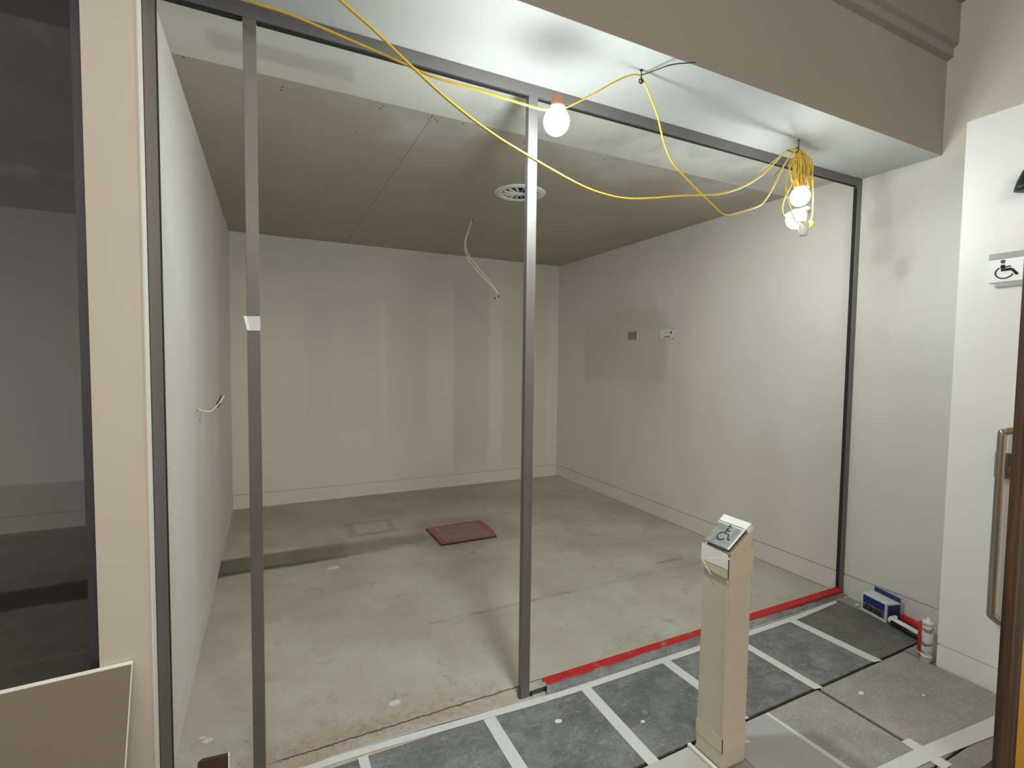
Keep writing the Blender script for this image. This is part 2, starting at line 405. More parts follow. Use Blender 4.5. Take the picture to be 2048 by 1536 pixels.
# back wall of both rooms
wall_with_gap('wall_back', M['paint_back'], [(XLL, XR + .2, YB, YB + .05, .150, 3.0)], (XLL, XR + .2, YB + .010, YB + .2, -.1, 3.0))
struct(boxo('baseboard_back', (XL, XR, YB, YB + .009, .0, .1445), M['paint']))
struct(boxo('baseboard_back_left_room', (XLL, -.50, YB, YB + .009, .0, .1445), M['paint']))
# partition between the two rooms
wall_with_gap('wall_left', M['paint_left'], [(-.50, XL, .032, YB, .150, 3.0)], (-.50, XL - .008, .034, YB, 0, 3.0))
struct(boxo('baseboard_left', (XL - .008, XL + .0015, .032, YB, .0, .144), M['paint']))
struct(boxo('wall_left_room_side', (XLL - .15, XLL, -.0, YB + .2, 0, 3.0), M['paint']))
# end pillar with a metal corner bead
bm = NB(); bx(bm, -.497, -.358, -.050, .031, -.012, 4.1)
pil = struct(obj('wall_pillar', bm, M['pillar']))
boxo('corner_bead', (-.3578, -.3535, -.0515, -.003, -.012, HF), M['white_edge'], pil)
# near wall on the right, proud of the right wall
bm = NB(); bx(bm, XN, XR - .001, -4.0, YN, .122, HF); bx(bm, XN + .008, XR - .001, -4.0, YN - .006, -.012, .13)
struct(obj('wall_near_right', bm, M['paint_near']))
struct(boxo('baseboard_near_right', (XN, XN + .007, -4.0, YN, -.009, .113), M['paint_near']))

# ------------------------------------------------------------ ceilings
ceil = struct(boxo('ceiling', (XLL, XR + .01, -.0, YB + .1, HC + .014, HC + .15), M['gasket']))
boxo('skimmed_strip', (XL - .02, XR, .002, .540, HC - .0025, HC + .013), M['strip'], ceil)
boxo('skimmed_strip', (XLL, -.48, .002, .540, HC - .0025, HC + .013), M['strip'], ceil)
for x0, x1, y0, y1 in ((XL - .02, .777, .5415, 1.9), (XL - .02, .777, 1.9015, YB + .02), (.7795, 1.99, .5415, YB + .02), (1.9915, 3.2, .5415, YB + .02), (3.2015, XR + .01, .5415, YB + .02),
                       (-1.7, -.48, .5415, YB + .02), (-2.9, -1.7015, .5415, YB + .02), (XLL, -2.9015, .5415, YB + .02)):
    boxo('plasterboard_sheet', (x0, x1, y0, y1, HC, HC + .013), M['board'], ceil)
# joint compound over the sheet edge, and the screw heads
bm = NB()
for x, y in ((-.31, .56), (.07, .62), (.066, .65), (.53, .58), (.52, .61), (.775, .575), (.80, .59), (.765, .60), (.815, .61), (.95, .575), (1.33, .60), (1.345, .63), (1.6, .6), (1.9, .61), (2.15, .58), (2.3, .6),
             (.33, 1.22), (.76, 1.2), (.40, 2.0), (.62, 2.3), (1.2, 2.9), (1.3, 1.1), (2.2, 1.2), (.45, .95)):
    lathe(bm, [(.0045, 0), (.0045, .003)], (x, y, HC - .0008), 8)
s = obj('screw_head', bm, M['black'], ceil); s['kind'] = 'stuff'
bm = NB(); bx(bm, XLL, XR, BD + .003, .0, HF, HF + .12)
struct(obj('ceiling_soffit', bm, M['soffit']))
# lowered bulkhead with stepped cornice, up to the hall ceiling
bm = NB(); prism(bm, [(XLL, BD, HF), (XLL, BD + .003, HF), (XLL, BD + .003, 3.345), (XLL, BD, 3.345)], (XR - XLL, 0, 0))
struct(obj('wall_bulkhead', bm, M['bulkhead']))
bm = NB(); prism(bm, [(XLL, BD, 3.345), (XLL, BD + .2, 3.345), (XLL, BD + .2, 4.1), (XLL, -.56, 4.1), (XLL, -.56, 3.66), (XLL, -.485, 3.64), (XLL, -.485, 3.42), (XLL, -.462, 3.405), (XLL, -.462, 3.36)], (XR - XLL, 0, 0))
struct(obj('trim_cornice', bm, M['cornice']))
struct(boxo('ceiling_hall', (XLL - 1, XR + .3, -2.2, -.3, 4.05, 4.2), M['bulkhead']))

# ------------------------------------------------------------ shopfront frames
fr = thing('shopfront_frame', 'tall grey metal shopfront frame with open bays around the bare room', 'frame', (1.6, 0, 0))
FT = .030
def bar(name, d, parent, mat='frame'): return boxo(name, d, M[mat], parent, .0012)
bar('header', (XL, XR, .0, FT, HF - .050, HF - .001), fr)
bm = NB(); bx(bm, -.318, -.072, .006, FT - .004, HF - .056, HF - .0502); bx(bm, -.026, 1.045, .010, FT - .004, HF - .056, HF - .0502); bx(bm, 1.092, 3.50, .012, FT - .006, HF - .054, HF - .0502)
obj('glazing_channel', bm, M['gasket'], fr)
bar('left_jamb', (XL + .0005, -.320, .0, FT, -.001, HF - .0505), fr)
boxo('glazing_gasket', (-.3198, -.3175, .012, FT - .002, 0, HF - .06), M['gasket'], fr)
bar('right_jamb', (3.502, XR - .0005, .0, FT, -.008, HF - .0505), fr)
boxo('glazing_gasket', (3.4995, 3.5018, .006, FT - .003, 0, HF - .06), M['gasket'], fr)
po = bar('post', (-.069, -.0275, .0, FT, -.004, HF - .0505), fr)
bar('post', (1.046, 1.092, .0, FT, -.030, HF - .0505), fr)
boxo('post_foot', (1.040, 1.0455, .002, .026, -.002, .05), M['frame_dark'], fr)
# sill channel: inverted U, bay right of the centre post
bm = NB()
t = .0025; x0, x1 = 1.172, 3.5005; a, b, zt = -.027, .022, .0555
prism(bm, [(x0, a, -.004), (x0, a, zt - .004), (x0, a + .004, zt), (x0, b, zt), (x0, b, zt - .020), (x0, b - t, zt - .020), (x0, b - t, zt - t), (x0, a + .004 + t, zt - t), (x0, a + t, zt - .006), (x0, a + t, -.004)], (x1 - x0, 0, 0))
obj('sill', bm, M['sill'], fr)
bm = NB(); bx(bm, 1.094, 3.50, .004, .018, .0005, .012)
obj('floor_track', bm, M['frame_dark'], fr)
bm = NB(); bx(bm, 1.0985, 1.101, -.004, .004, .0, .022); bx(bm, 1.0985, 1.106, -.004, .004, .0, .0025)
obj('fixing_bracket', bm, M['black'], fr)
fr2 = thing('shopfront_frame', 'dark grey glazed shopfront frame left of the beige pillar', 'frame', (-2.4, 0, 0))
bar('jamb', (-.534, -.498, .0, FT, -.002, HF - .0505), fr2, 'frame_dark')
bar('jamb', (XLL, XLL + .045, .0, FT, -.002, HF - .0505), fr2, 'frame_dark')
bar('post', (-2.5, -2.455, .0, FT, -.002, HF - .0505), fr2, 'frame_dark')
bar('header', (XLL, -.498, .0, FT, HF - .050, HF - .001), fr2, 'frame_dark')
bar('sill', (XLL, -.498, .0, FT, -.006, .04), fr2, 'frame_dark')
boxo('glass_pane', (-2.456, -.533, .012, .018, .038, HF - .048), M['glass'], fr2)
boxo('glass_pane', (XLL + .04, -2.499, .012, .018, .038, HF - .048), M['glass'], fr2)

# scrap of paper tape on the left post
tp = thing('tape_scrap', 'small square of creased white tape stuck on the slim left post', 'tape', (-.048, -.001, 1.69))
bm = NB()
P = [(-.0695, -.0022, 1.739), (-.027, -.0022, 1.741), (-.0260, -.0022, 1.690), (-.066, -.0022, 1.688)]
prism(bm, P, (0, .0018, 0)); obj('tape_patch', bm, M['tape'], tp)
bm = NB(); prism(bm, [(-.0785, -.006, 1.739), (-.0695, -.0030, 1.739), (-.0600, -.0030, 1.692), (-.0690, -.0048, 1.690)], (0, .0012, 0)); obj('folded_edge', bm, M['tape_lit'], tp)

# ------------------------------------------------------------ white tape on the floor
def tape_strip(pts_l, pts_r, label, mat='tape', z=.0004, th=.0009):
    bm = NB(); n = len(pts_l)
    lo = [(bm.verts.new((*a, z)), bm.verts.new((*b, z))) for a, b in zip(pts_l, pts_r)]
    hi = [(bm.verts.new((*a, z + th)), bm.verts.new((*b, z + th))) for a, b in zip(pts_l, pts_r)]
    for i in range(n - 1):
        bm.faces.new((hi[i][0], hi[i][1], hi[i + 1][1], hi[i + 1][0])); bm.faces.new((lo[i][0], lo[i + 1][0], lo[i + 1][1], lo[i][1]))
        bm.faces.new((lo[i][0], hi[i][0], hi[i + 1][0], lo[i + 1][0])); bm.faces.new((lo[i][1], lo[i + 1][1], hi[i + 1][1], hi[i][1]))
    bm.faces.new((lo[0][0], lo[0][1], hi[0][1], hi[0][0])); bm.faces.new((lo[-1][0], hi[-1][0], hi[-1][1], lo[-1][1]))
    return tag(obj('floor_tape', bm, M[mat]), label, 'tape', 'white tapes on the grey floor tiles')
far = [(-.35, .02), (.126, .015), (.358, .020), (.60, .004), (.836, -.010), (1.077, -.021), (1.239, -.034), (1.384, -.036), (1.838, -.034), (2.149, -.036), (2.552, -.044), (3.024, -.043), (3.405, -.030)]
near = [(-.35, -.02), (.126, -.018), (.358, -.020), (.60, -.034), (.83, -.047), (1.07, -.062), (1.23, -.067), (1.37, -.071), (1.81, -.070), (2.12, -.071), (2.52, -.083), (2.98, -.080), (3.385, -.056)]
tape_strip(far, near, 'long white tape running along the shopfront threshold', z=.0012)
# bulging pale sheet edge under the tape at its left end
bm = NB(); prism(bm, [(.10, .020, .0005), (.35, .030, .0005), (.62, .022, .0005), (.90, -.006, .0005), (.62, .004, .006), (.35, .012, .008)], (0, 0, .0012))
tag(obj('paper_edge', bm, M['sheet_white']), 'thin curled pale paper edge lifting behind the threshold tape', 'paper')
tl = [('third', )]
T = [((.300, -.03), (.309, -.5), .038, 'short white cross tape at the bottom left beside the slim left post'),
     ((.836, -.05), (.838, -.52), .055, 'white cross tape just left of the central post foot on dark tiles'),
     ((1.340, -.07), (1.330, -.565), .055, 'white cross tape right of the central post, left of the bollard'),
     ((1.852, -.065), (1.864, -.535), .056, 'white cross tape disappearing behind the wrapped bollard'),
     ((2.372, -.08), (2.382, -.545), .052, 'white cross tape meeting the corner of four tile joints'),
     ((2.868, -.08), (2.890, -.542), .060, 'white cross tape nearest the right wall on dark tiles')]
for (a, b, w, lab) in T:
    n = 6; L = []; Rr = []
    for i in range(n + 1):
        f = i / n; x = a[0] + (b[0] - a[0]) * f; y = a[1] + (b[1] - a[1]) * f; j = random.uniform(-.0012, .0012)
        L.append((x + j, y)); Rr.append((x + w + j * .6, y + (-.01 if i == n else 0)))
    tape_strip(L, Rr, lab, z=.0006)
tape_strip([(1.99, -.556), (2.012, -1.05)], [(2.030, -.556), (2.055, -1.05)], 'white tape edging the pale sheet right of the bollard', 'tape')
tape_strip([(1.9, -.955), (2.13, -.950), (2.39, -.965), (2.90, -1.010), (3.155, -1.02)], [(1.9, -1.01), (2.13, -1.005), (2.39, -1.025), (2.88, -1.080), (3.155, -1.09)], 'wide white tape across light tiles towards the brown timber post', z=.0024)
tape_strip([(2.386, -.915), (2.372, -1.07)], [(2.440, -.920), (2.436, -1.07)], 'short white tape end over the light tile joint', z=.0014)
# protective sheets
bm = NB(); prism(bm, [(1.715, -.558, .0006), (2.010, -.556, .0006), (2.03, -1.12, .0006), (1.42, -1.12, .0006), (1.42, -.955, .0006), (1.70, -.80, .0006)], (0, 0, .0016))
tag(obj('protective_sheet', bm, M['sheet']), 'pale grey protective sheet on the floor right of the bollard', 'sheet')
bm = NB(); prism(bm, [(1.10, -.560, .0006), (1.541, -.552, .0006), (1.541, -.90, .0006), (1.10, -.90, .0006)], (0, 0, .0022))
tag(obj('protective_sheet', bm, M['sheet_white']), 'white protective card on the floor left of the bollard', 'sheet')
bm = NB(); prism(bm, [(1.545, -.545, .0008), (1.560, -.545, .0008), (1.562, -.95, .0008), (1.548, -.95, .0008)], (0, 0, .010))
tag(obj('edge_strip', bm, M['white_edge']), 'thin pale timber edge beside the left foot of the bollard', 'batten')
bm = NB(); prism(bm, [(1.705, -.575, .0025), (1.735, -.555, .0025), (1.81, -.648, .0025), (1.735, -.625, .0025)], (0, 0, .0012))
tag(obj('torn_tape', bm, M['tape_lit']), 'torn triangle of bright tape on the floor behind the bollard', 'tape')

# ------------------------------------------------------------ wrapped bollard with the accessible button plate
BX0, BX1, BY0, BY1, ZL, ZH = 1.567, 1.697, -.700, -.568, .862, .962
bo = thing('button_bollard', 'cardboard wrapped bollard with slanted steel wheelchair button plate', 'bollard', ((BX0 + BX1) / 2, (BY0 + BY1) / 2, 0))
bm = NB(); prism(bm, [(BX0, BY0, .003), (BX1, BY0, .003), (BX1, BY0, ZH - .015), (BX0 + .012, BY0, ZL)], (0, BY1 - BY0, 0))
bm.faces.ensure_lookup_table()
obj('cardboard_sleeve', bm, M['card_l'], bo, .004)
e = .0016
def wrap(name, z0a, z1a, z0b, z1b, mat, e=.0016, x1=BX1):
    """band of tape round the -X and -Y faces; heights at the far-left edge and dip at the near corner"""
    bm = NB()
    prism(bm, [(BX0 - e, BY1, z0a), (BX0 - e, BY0 - e, z0b), (BX0 - e, BY0 - e, z1b), (BX0 - e, BY1, z1a)], (e + .0008, 0, 0))
    prism(bm, [(BX0 - e, BY0 - e, z0b), (x1 + e, BY0 - e, z0a + .002), (x1 + e, BY0 - e, z1a + .006), (BX0 - e, BY0 - e, z1b)], (0, e + .0008, 0))
    return obj(name, bm, mat, bo)
wrap('parcel_tape', .770, .815, .768, .812, M['packtape'])
bm = NB()
prism(bm, [(BX0 - .003, BY1, .800), (BX0 - .003, BY0 - .003, .806), (BX0 - .003, BY0 - .003, .846), (BX0 - .001, BY0 + .01, .862), (BX0 - .001, BY1, .866)], (.0025, 0, 0))
obj('parcel_tape', bm, M['tape_lit'], bo)
bm = NB()
prism(bm, [(BX0 - .003, BY0 - .003, .806), (BX1 + .003, BY0 - .003, .812), (BX1 + .003, BY0 - .003, .868), (BX0 + .02, BY0 - .003, .862), (BX0 - .003, BY0 - .003, .846)], (0, .0025, 0))
obj('parcel_tape', bm, M['packtape'], bo)
bm = NB(); tube(bm, [(BX0 - .003, BY0 + .122, .80), (BX0 - .005, BY0 + .095, .772), (BX0 - .0035, BY0 + .075, .756)], .0016, 4, 5)
obj('lifted_tape_edge', bm, M['tape_lit'], bo)
wrap('parcel_tape', .074, .132, .074, .132, M['packtape'])
for zz in (.24,):
    bm = NB(); bx(bm, BX0 - .0025, BX0 + .001, BY0 - .0012, BY0 + .0025, .134, .765); obj('card_corner', bm, M['packtape'], bo)
bm = NB(); bx(bm, BX1 - .001, BX1 + .0035, BY0 - .002, BY1, .835, .90); obj('tape_flap', bm, M['packtape'], bo)
# slanted head: frame u = along Y, v = up the slope (+X)
dv = Vector((BX1 - BX0 - .012, 0, ZH - .015 - ZL)).normalized(); nv = Vector((-dv.z, 0, dv.x)); O = Vector((BX0 + .010, BY0, ZL + .004))
Lp = .118
def slab(name, u0, u1, v0, v1, n0, n1, mat, bev=.002, par=bo):
    bm = NB(); U = Vector((0, 1, 0))
    prism(bm, [O + U * u + dv * v + nv * n0 for u, v in ((u0, v0), (u1, v0), (u1, v1), (u0, v1))], nv * (n1 - n0))
    return obj(name, bm, mat, par, bev)
slab('back_box', .012, .116, .004, Lp - .006, -.004, .010, M['mdf_dark'])
pl = slab('button_plate', .004, .124, .0, Lp, .010, .020, M['steel_dull'], .003)
slab('head_tape', .000, .130, Lp - .004, Lp + .030, -.006, .0215, M['tape_lit'], .002)
slab('head_tape', .002, .128, Lp - .014, Lp - .010, .0195, .0215, M['tape_lit'], 0)
slab('head_tape', .001, .007, .0, Lp, .0195, .0215, M['tape_lit'], 0)
# wheelchair symbol engraved on the plate and its dimples
def isa_plate():
    bm = NB(); U = Vector((0, 1, 0)); n = .0206
    def q(u, v): return O + U * (.124 - u) + dv * v + nv * n        # u to the viewer's right is -Y
    def line(pts, r): tube(bm, [q(*p) for p in pts], r, 0, 6)
    line([(.057, .092), (.059, .064), (.078, .064), (.090, .040), (.097, .042)], .0027)
    line([(.058, .079), (.074, .079)], .0020)
    lathe(bm, [(.0055, -.0006), (.0055, .0010)], q(.0575, .102), 10, nv)
    pts = [(.058 + .019 * math.cos(a), .047 + .019 * math.sin(a)) for a in [math.radians(108 + 225 * k / 16) for k in range(17)]]
    line(pts, .0023)
    return bm
obj('wheelchair_symbol', isa_plate(), M['black'], pl)
bm = NB()
for k in range(11):
    U = Vector((0, 1, 0)); p = O + U * random.uniform(.035, .095) + dv * random.uniform(.012, .034) + nv * .0200
    lathe(bm, [(.0035, -.0005), (.0028, .001)], p, 8, nv)
s = obj('braille_dots', bm, M['steel'], pl)

# ------------------------------------------------------------ yellow festoon cables, lamps
AN1 = Vector((1.417, -.305, HF)); AN2 = Vector((2.622, -.182, HF))
def interp_y(n, y0, y1): return [y0 + (y1 - y0) * i / (n - 1) for i in range(n)]
A = [(640, -40), (680, 0), (750, 62), (820, 130), (900, 203), (980, 264), (1060, 314), (1150, 365), (1200, 386), (1250, 397), (1300, 397), (1350, 393), (1400, 391), (1440, 388), (1480, 376), (1520, 353), (1550, 325), (1572, 303), (1592, 297)]
bm = NB(); tube(bm, [px(x, y, Y) for (x, y), Y in zip(A, interp_y(len(A), -.26, -.185))], .0050, 5, 8)
tag(obj('festoon_cable', bm, M['yellow']), 'long yellow cable sagging from the top of the picture to the bundle', 'cable')
B1 = [(430, -40), (495, 0), (560, 22), (600, 37), (700, 80), (800, 124), (870, 155), (960, 181), (1040, 206), (1092, 220)]
lp = px(1113, 243, -.30)
bm = NB()
pts = [px(x, y, Y) for (x, y), Y in zip(B1, interp_y(len(B1), -.10, -.29))]
tube(bm, pts + [lp + Vector((-.012, 0, .062))], .0045, 5, 8)
tag(obj('festoon_cable', bm, M['yellow']), 'orange yellow cable following the header to the single bulb', 'cable')
bm = NB()
B2 = [(1128, 216), (1150, 207), (1190, 186), (1225, 166), (1255, 152), (1272, 149), (1281, 151)]
tube(bm, [lp + Vector((.012, 0, .062))] + [px(x, y, Y) for (x, y), Y in zip(B2, interp_y(len(B2), -.30, -.305))], .0035, 5, 8)
tag(obj('festoon_cable', bm, M['yellow']), 'short yellow cable rising from the single bulb to the black tie', 'cable')
bm = NB()
B3 = [(1284, 155), (1292, 172), (1304, 202), (1315, 232), (1322, 262), (1330, 292), (1345, 325), (1375, 359), (1403, 388), (1428, 412), (1441, 425), (1452, 430), (1470, 428), (1513, 414), (1530, 401), (1551, 366), (1567, 332), (1584, 309), (1595, 300)]
tube(bm, [px(x, y, Y) for (x, y), Y in zip(B3, interp_y(len(B3), -.305, -.19))], .0040, 5, 8)
tag(obj('festoon_cable', bm, M['yellow']), 'yellow cable dropping from the black tie then kinking up to the bundle', 'cable')

# ceiling hooks with cable ties
def hook(an, label, tails):
    h = thing('ceiling_hook', label, 'cable tie', an)
    bm = NB(); tube(bm, [an + Vector((0, 0, .001)), an + Vector((0, 0, -.03)), an + Vector((0, 0, -.052))], .0022, 0, 6); lathe(bm, [(.007, -.002), (.007, 0)], an, 10)
    obj('hook', bm, M['black'], h)
    bm = NB(); c = an + Vector((0, 0, -.045))
    tube(bm, [c + Vector((.009 * math.cos(a), .003, .009 * math.sin(a))) for a in [k * math.pi / 5 for k in range(11)]], .0025, 0, 6)
    for T_ in tails: tube(bm, T_, .0022, 4, 6)
    obj('cable_tie', bm, M['black'], h)
c1 = px(1283, 150, -.305)
hook(AN1, 'black cable tie with a long tail pointing at the bulkhead', [[c1, px(1312, 140, -.40), px(1345, 129, -.455), px(1391, 125, -.475)]])
hook(AN2, 'black cable tie gathering the coiled yellow bundle', [[px(1597, 300, -.182), px(1585, 308, -.17), px(1575, 322, -.165), px(1549, 352, -.16)], [px(1597, 302, -.182), px(1585, 304, -.19), px(1575, 300, -.2)]])
bm = NB(); tube(bm, [px(1560, 312, -.20), px(1540, 328, -.205), px(1517, 346, -.21)], .0018, 3, 5)
tag(obj('tie_tail', bm, M['white_pl']), 'clear thin tie tail sticking out left of the yellow bundle', 'cable tie')

def lamp(center, tilt, label, hold=True, r=.050, mat='bulb'):
    t = thing('festoon_lamp', label, 'lamp', center)
    ax = Vector(tilt).normalized()
    bm = NB(); ball(bm, center, r, 1, 1, 1.06, 3)
    for f in bm.faces:
        k = f.calc_center_median(); k = (k - center).normalized().dot(ax); f.material_index = 2 if k > .30 else (1 if k > -.15 else 0)
    obj('bulb', bm, [M[mat], M[mat + '_side'], M[mat + '_cap']], t)
    bm = NB(); q = center + ax * (r * .92)
    lathe(bm, [(.019, -.006), (.030, .0), (.031, .012), (.024, .022), (.021, .045), (.012, .050)], q, 16, ax)
    obj('lamp_holder', bm, M['orange'], t)
    bm = NB(); q = center + ax * (r * .95 + .048)
    tube(bm, [q + Vector((.014 * math.cos(a), .0, .010 * math.sin(a))) for a in [k * math.pi / 5 for k in range(11)]], .0028, 0, 6)
    obj('hanging_loop', bm, M['orange'], t)
    return t
lamp(lp, (.05, 0, 1), 'single lit bulb hanging beside the top of the central post')
la = px(1600, 393, -.185); lb = px(1592, 438, -.20)
lamp(Vector((-2.3, -.30, 2.50)), (0, 0, 1), 'unseen bulb added on the left to light the glazed room', mat='bulb_added')  # added bulb, out of view, brightens the glazed room
lamp(la, (-.1, 0, 1), 'upper lit bulb hanging in the coiled yellow bundle', mat='bulb_far')
lamp(lb, (.75, -.2, .6), 'lower lit bulb hanging tilted in the bundle', mat='bulb_far')
# white spare lamp holder at the bottom of the bundle
bm = NB(); pb = px(1607, 472, -.27); lathe(bm, [(.016, 0), (.022, .010), (.026, .05), (.024, .075), (.014, .08)], pb, 18, Vector((-.05, .0, 1)).normalized())
hd = tag(obj('lamp_guard', bm, M['white_pl']), 'white plastic lamp guard at the bottom of the bundle', 'lamp guard')
bm = NB(); lathe(bm, [(.012, -.012), (.021, -.008), (.021, .008), (.012, .012)], px(1619, 449, -.19), 16, Vector((1, .6, 0)).normalized())
tag(obj('cable_plug', bm, M['yellow']), 'round yellow plug at the lower right of the bundle', 'plug')
# coiled bundle: loops hanging from the tie
bm = NB()
base = px(1598, 302, -.182)
def P2(x, y, Y): return px(x, y, Y)
random.seed(3)
for k in range(9):
    f = k / 8; xl = 1582 + 28 * f + random.uniform(-3, 3); xr = xl + random.uniform(5, 13); yb_ = random.uniform(348, 372); Y = -.215 + .06 * random.random()
    top = base + Vector((random.uniform(-.012, .018), random.uniform(-.012, .012), random.uniform(-.006, .006)))
    tube(bm, [top, P2(xl - 1, 325, Y), P2(xl, 345, Y), P2((xl + xr) / 2, yb_ + 6, Y), P2(xr, 344, Y + .01), P2(xr - 1, 322, Y + .01), top + Vector((.004, .003, 0))], .0038, 5, 7)
for k, (xx, yy) in enumerate(((1588, 385), (1596, 388), (1604, 380), (1612, 384))):
    tube(bm, [base, P2(1592 + 5 * k, 330, -.20), P2(1590 + 6 * k, 355, -.21), P2(xx, yy, -.195)], .0036, 5, 7)
tube(bm, [base, P2(1603, 330, -.20), P2(1590, 357, -.23), P2(1577, 380, -.24), P2(1567, 402, -.24), P2(1564, 420, -.24), P2(1567, 431, -.24), P2(1574, 428, -.235), P2(1583, 424, -.22)], .0042, 5, 7)
tube(bm, [base, P2(1612, 315, -.18), P2(1617, 335, -.17), P2(1616, 360, -.17), P2(1609, 378, -.18)], .0035, 5, 7)
tube(bm, [base, P2(1622, 330, -.16), P2(1626, 380, -.165), P2(1625, 425, -.18), P2(1620, 448, -.19)], .0035, 5, 7)
tube(bm, [base, P2(1580, 335, -.25), P2(1572, 380, -.30), P2(1590, 440, -.30), pb + Vector((0, 0, .078))], .0032, 5, 7)
tag(obj('cable_bundle', bm, M['yellow']), 'coiled bundle of yellow cable hanging in loops from the soffit', 'cable')

# ------------------------------------------------------------ things inside the room
# round swirl air diffuser
vc = Vector((1.722, 1.424, HC)); ve = thing('ceiling_diffuser', 'round white swirl air diffuser in the room ceiling', 'vent', vc)
bm = NB()
seg = 40; prof = [(.196, 0), (.194, -.006), (.150, -.012), (.132, -.004), (.130, .0)]
rings = [[bm.verts.new(vc + Vector((r * math.cos(2 * math.pi * k / seg), r * math.sin(2 * math.pi * k / seg), h))) for k in range(seg)] for r, h in prof]
for A_, B_ in zip(rings, rings[1:]):
    for k in range(seg): bm.faces.new((A_[k], A_[(k + 1) % seg], B_[(k + 1) % seg], B_[k])).smooth = True
obj('rim', bm, M['white_pl'], ve)
bm = NB(); lathe(bm, [(.131, -.001), (.131, -.0025)], vc, 32); obj('dark_opening', bm, M['gasket'], ve)
bm = NB(); lathe(bm, [(.022, -.016), (.030, -.010), (.030, -.003)], vc, 20); obj('hub', bm, M['white_pl'], ve)
for k in range(14):
    a = 2 * math.pi * k / 14; d = Vector((math.cos(a), math.sin(a), 0)); w = Vector((-math.sin(a), math.cos(a), 0))
    bm = NB(); p0 = vc + d * .026; p1 = vc + d * .131
    prism(bm, [p0 - w * .002 + Vector((0, 0, -.011)), p0 + w * .004 + Vector((0, 0, -.004)), p1 + w * .010 + Vector((0, 0, -.004)), p1 - w * .005 + Vector((0, 0, -.011))], (0, 0, .0015))
    obj('blade', bm, M['white_pl'], ve)
# loose white cables from the ceiling
Y = 2.27
cb = thing('ceiling_cable', 'pair of white cables dangling from a hole in the room ceiling', 'cable', (1.669, 2.27, HC))
for dx, dy, r in ((0, 0, .0055), (6, .01, .006)):
    bm = NB(); P = [(943, 438), (939, 455), (931, 478 + dx), (930 + dx * .6, 500), (938 + dx, 520), (957 + dx, 545 - dx * .3), (980 + dx * .6, 568), (998, 590)]
    tube(bm, [px(x, y, Y + dy) for x, y in P], r, 5, 8); obj('cable', bm, M['white_cable'], cb)
for q in ((997, 593), (989, 597)):
    bm = NB(); p = px(*q, Y); lathe(bm, [(.003, -.008), (.007, 0), (.006, .010)], p, 8, Vector((.5, 0, .8)).normalized()); obj('cable_end_cap', bm, M['black'], cb)
bm = NB(); lathe(bm, [(.017, -.001), (.017, .0005)], (1.669, 2.285, HC - .0005), 12); obj('cable_hole', bm, M['gasket'], cb)
# cable from the left wall
cl = thing('wall_cable', 'short white cable curling out of the left wall', 'cable', (XL, 1.15, 1.306))
bm = NB(); P = [(-.356, 1.15, 1.309), (-.325, 1.15, 1.297), (-.293, 1.15, 1.292), (-.265, 1.15, 1.315), (-.243, 1.15, 1.345), (-.226, 1.15, 1.376)]
tube(bm, P, [.0045] * 26, 5, 8); obj('cable', bm, M['white_cable'], cl)
bm = NB(); tube(bm, [(-.262, 1.152, 1.33), (-.250, 1.155, 1.352), (-.237, 1.155, 1.380)], .0032, 4, 6); tube(bm, [(-.258, 1.145, 1.312), (-.240, 1.145, 1.336)], .0028, 4, 6); obj('core_wire', bm, M['black'], cl)
bm = NB(); lathe(bm, [(.012, -.001), (.012, .0008)], (XL, 1.15, 1.304), 12, Vector((1, 0, 0))); obj('cable_hole', bm, M['frame_dark'], cl)
# recessed wall boxes on the right wall
def wall_box(yc, zc, w, h, label, inner):
    t = thing('wall_box', label, 'socket box', (XR, yc, zc))
    bm = NB(); e = .006
    for d in ((yc - w, yc + w, zc + h - e, zc + h), (yc - w, yc + w, zc - h, zc - h + e), (yc - w, yc - w + e * 2, zc - h, zc + h), (yc + w - e, yc + w, zc - h, zc + h)):
        bx(bm, XR - .006, XR + .001, d[0], d[1], d[2], d[3])
    obj('rim', bm, M['paint'], t)
    boxo('back_plate', (XR - .002, XR + .001, yc - w + e, yc + w - e, zc - h + e, zc + h - e), inner, t)
    return t
wall_box(2.285, 1.865, .085, .050, 'grey recessed socket box on the right wall, farther from the front', M['cornice'])
w2 = wall_box(1.765, 1.866, .085, .052, 'white edged socket box on the right wall, nearer the front', M['white_card'])
bm = NB(); bx(bm, XR - .008, XR - .003, 1.70, 1.715, 1.868, 1.885); bx(bm, XR - .006, XR - .003, 1.72, 1.80, 1.832, 1.838); obj('terminal', bm, M['black'], w2)
# floor box lid
bm = NB(); prism(bm, [(1.295, 2.425, .0005), (1.300, 1.982, .0005), (1.812, 1.981, .0005), (1.845, 2.15, .0005), (1.842, 2.446, .0005)], (0, 0, .016))
bmesh.ops.recalc_face_normals(bm, faces=bm.faces)
for f in bm.faces: f.material_index = 1 if abs(f.normal.z) < .5 else 0
lid = tag(obj('floor_box_lid', bm, [M['red_plate'], M['mdf_dark']]), 'square floor lid sprayed red in the middle of the bare room', 'floor lid')

# small dark things on the ceiling edges
bm = NB(); prism(bm, [px(1372, 447, 1.62), px(1392, 449, 1.6), px(1407, 455, 1.55), px(1396, 457, 1.57)], (.004, 0, .002))
tag(obj('hanging_scrap', bm, M['mdf']), 'small brown paper scrap hanging where ceiling meets right wall', 'scrap')

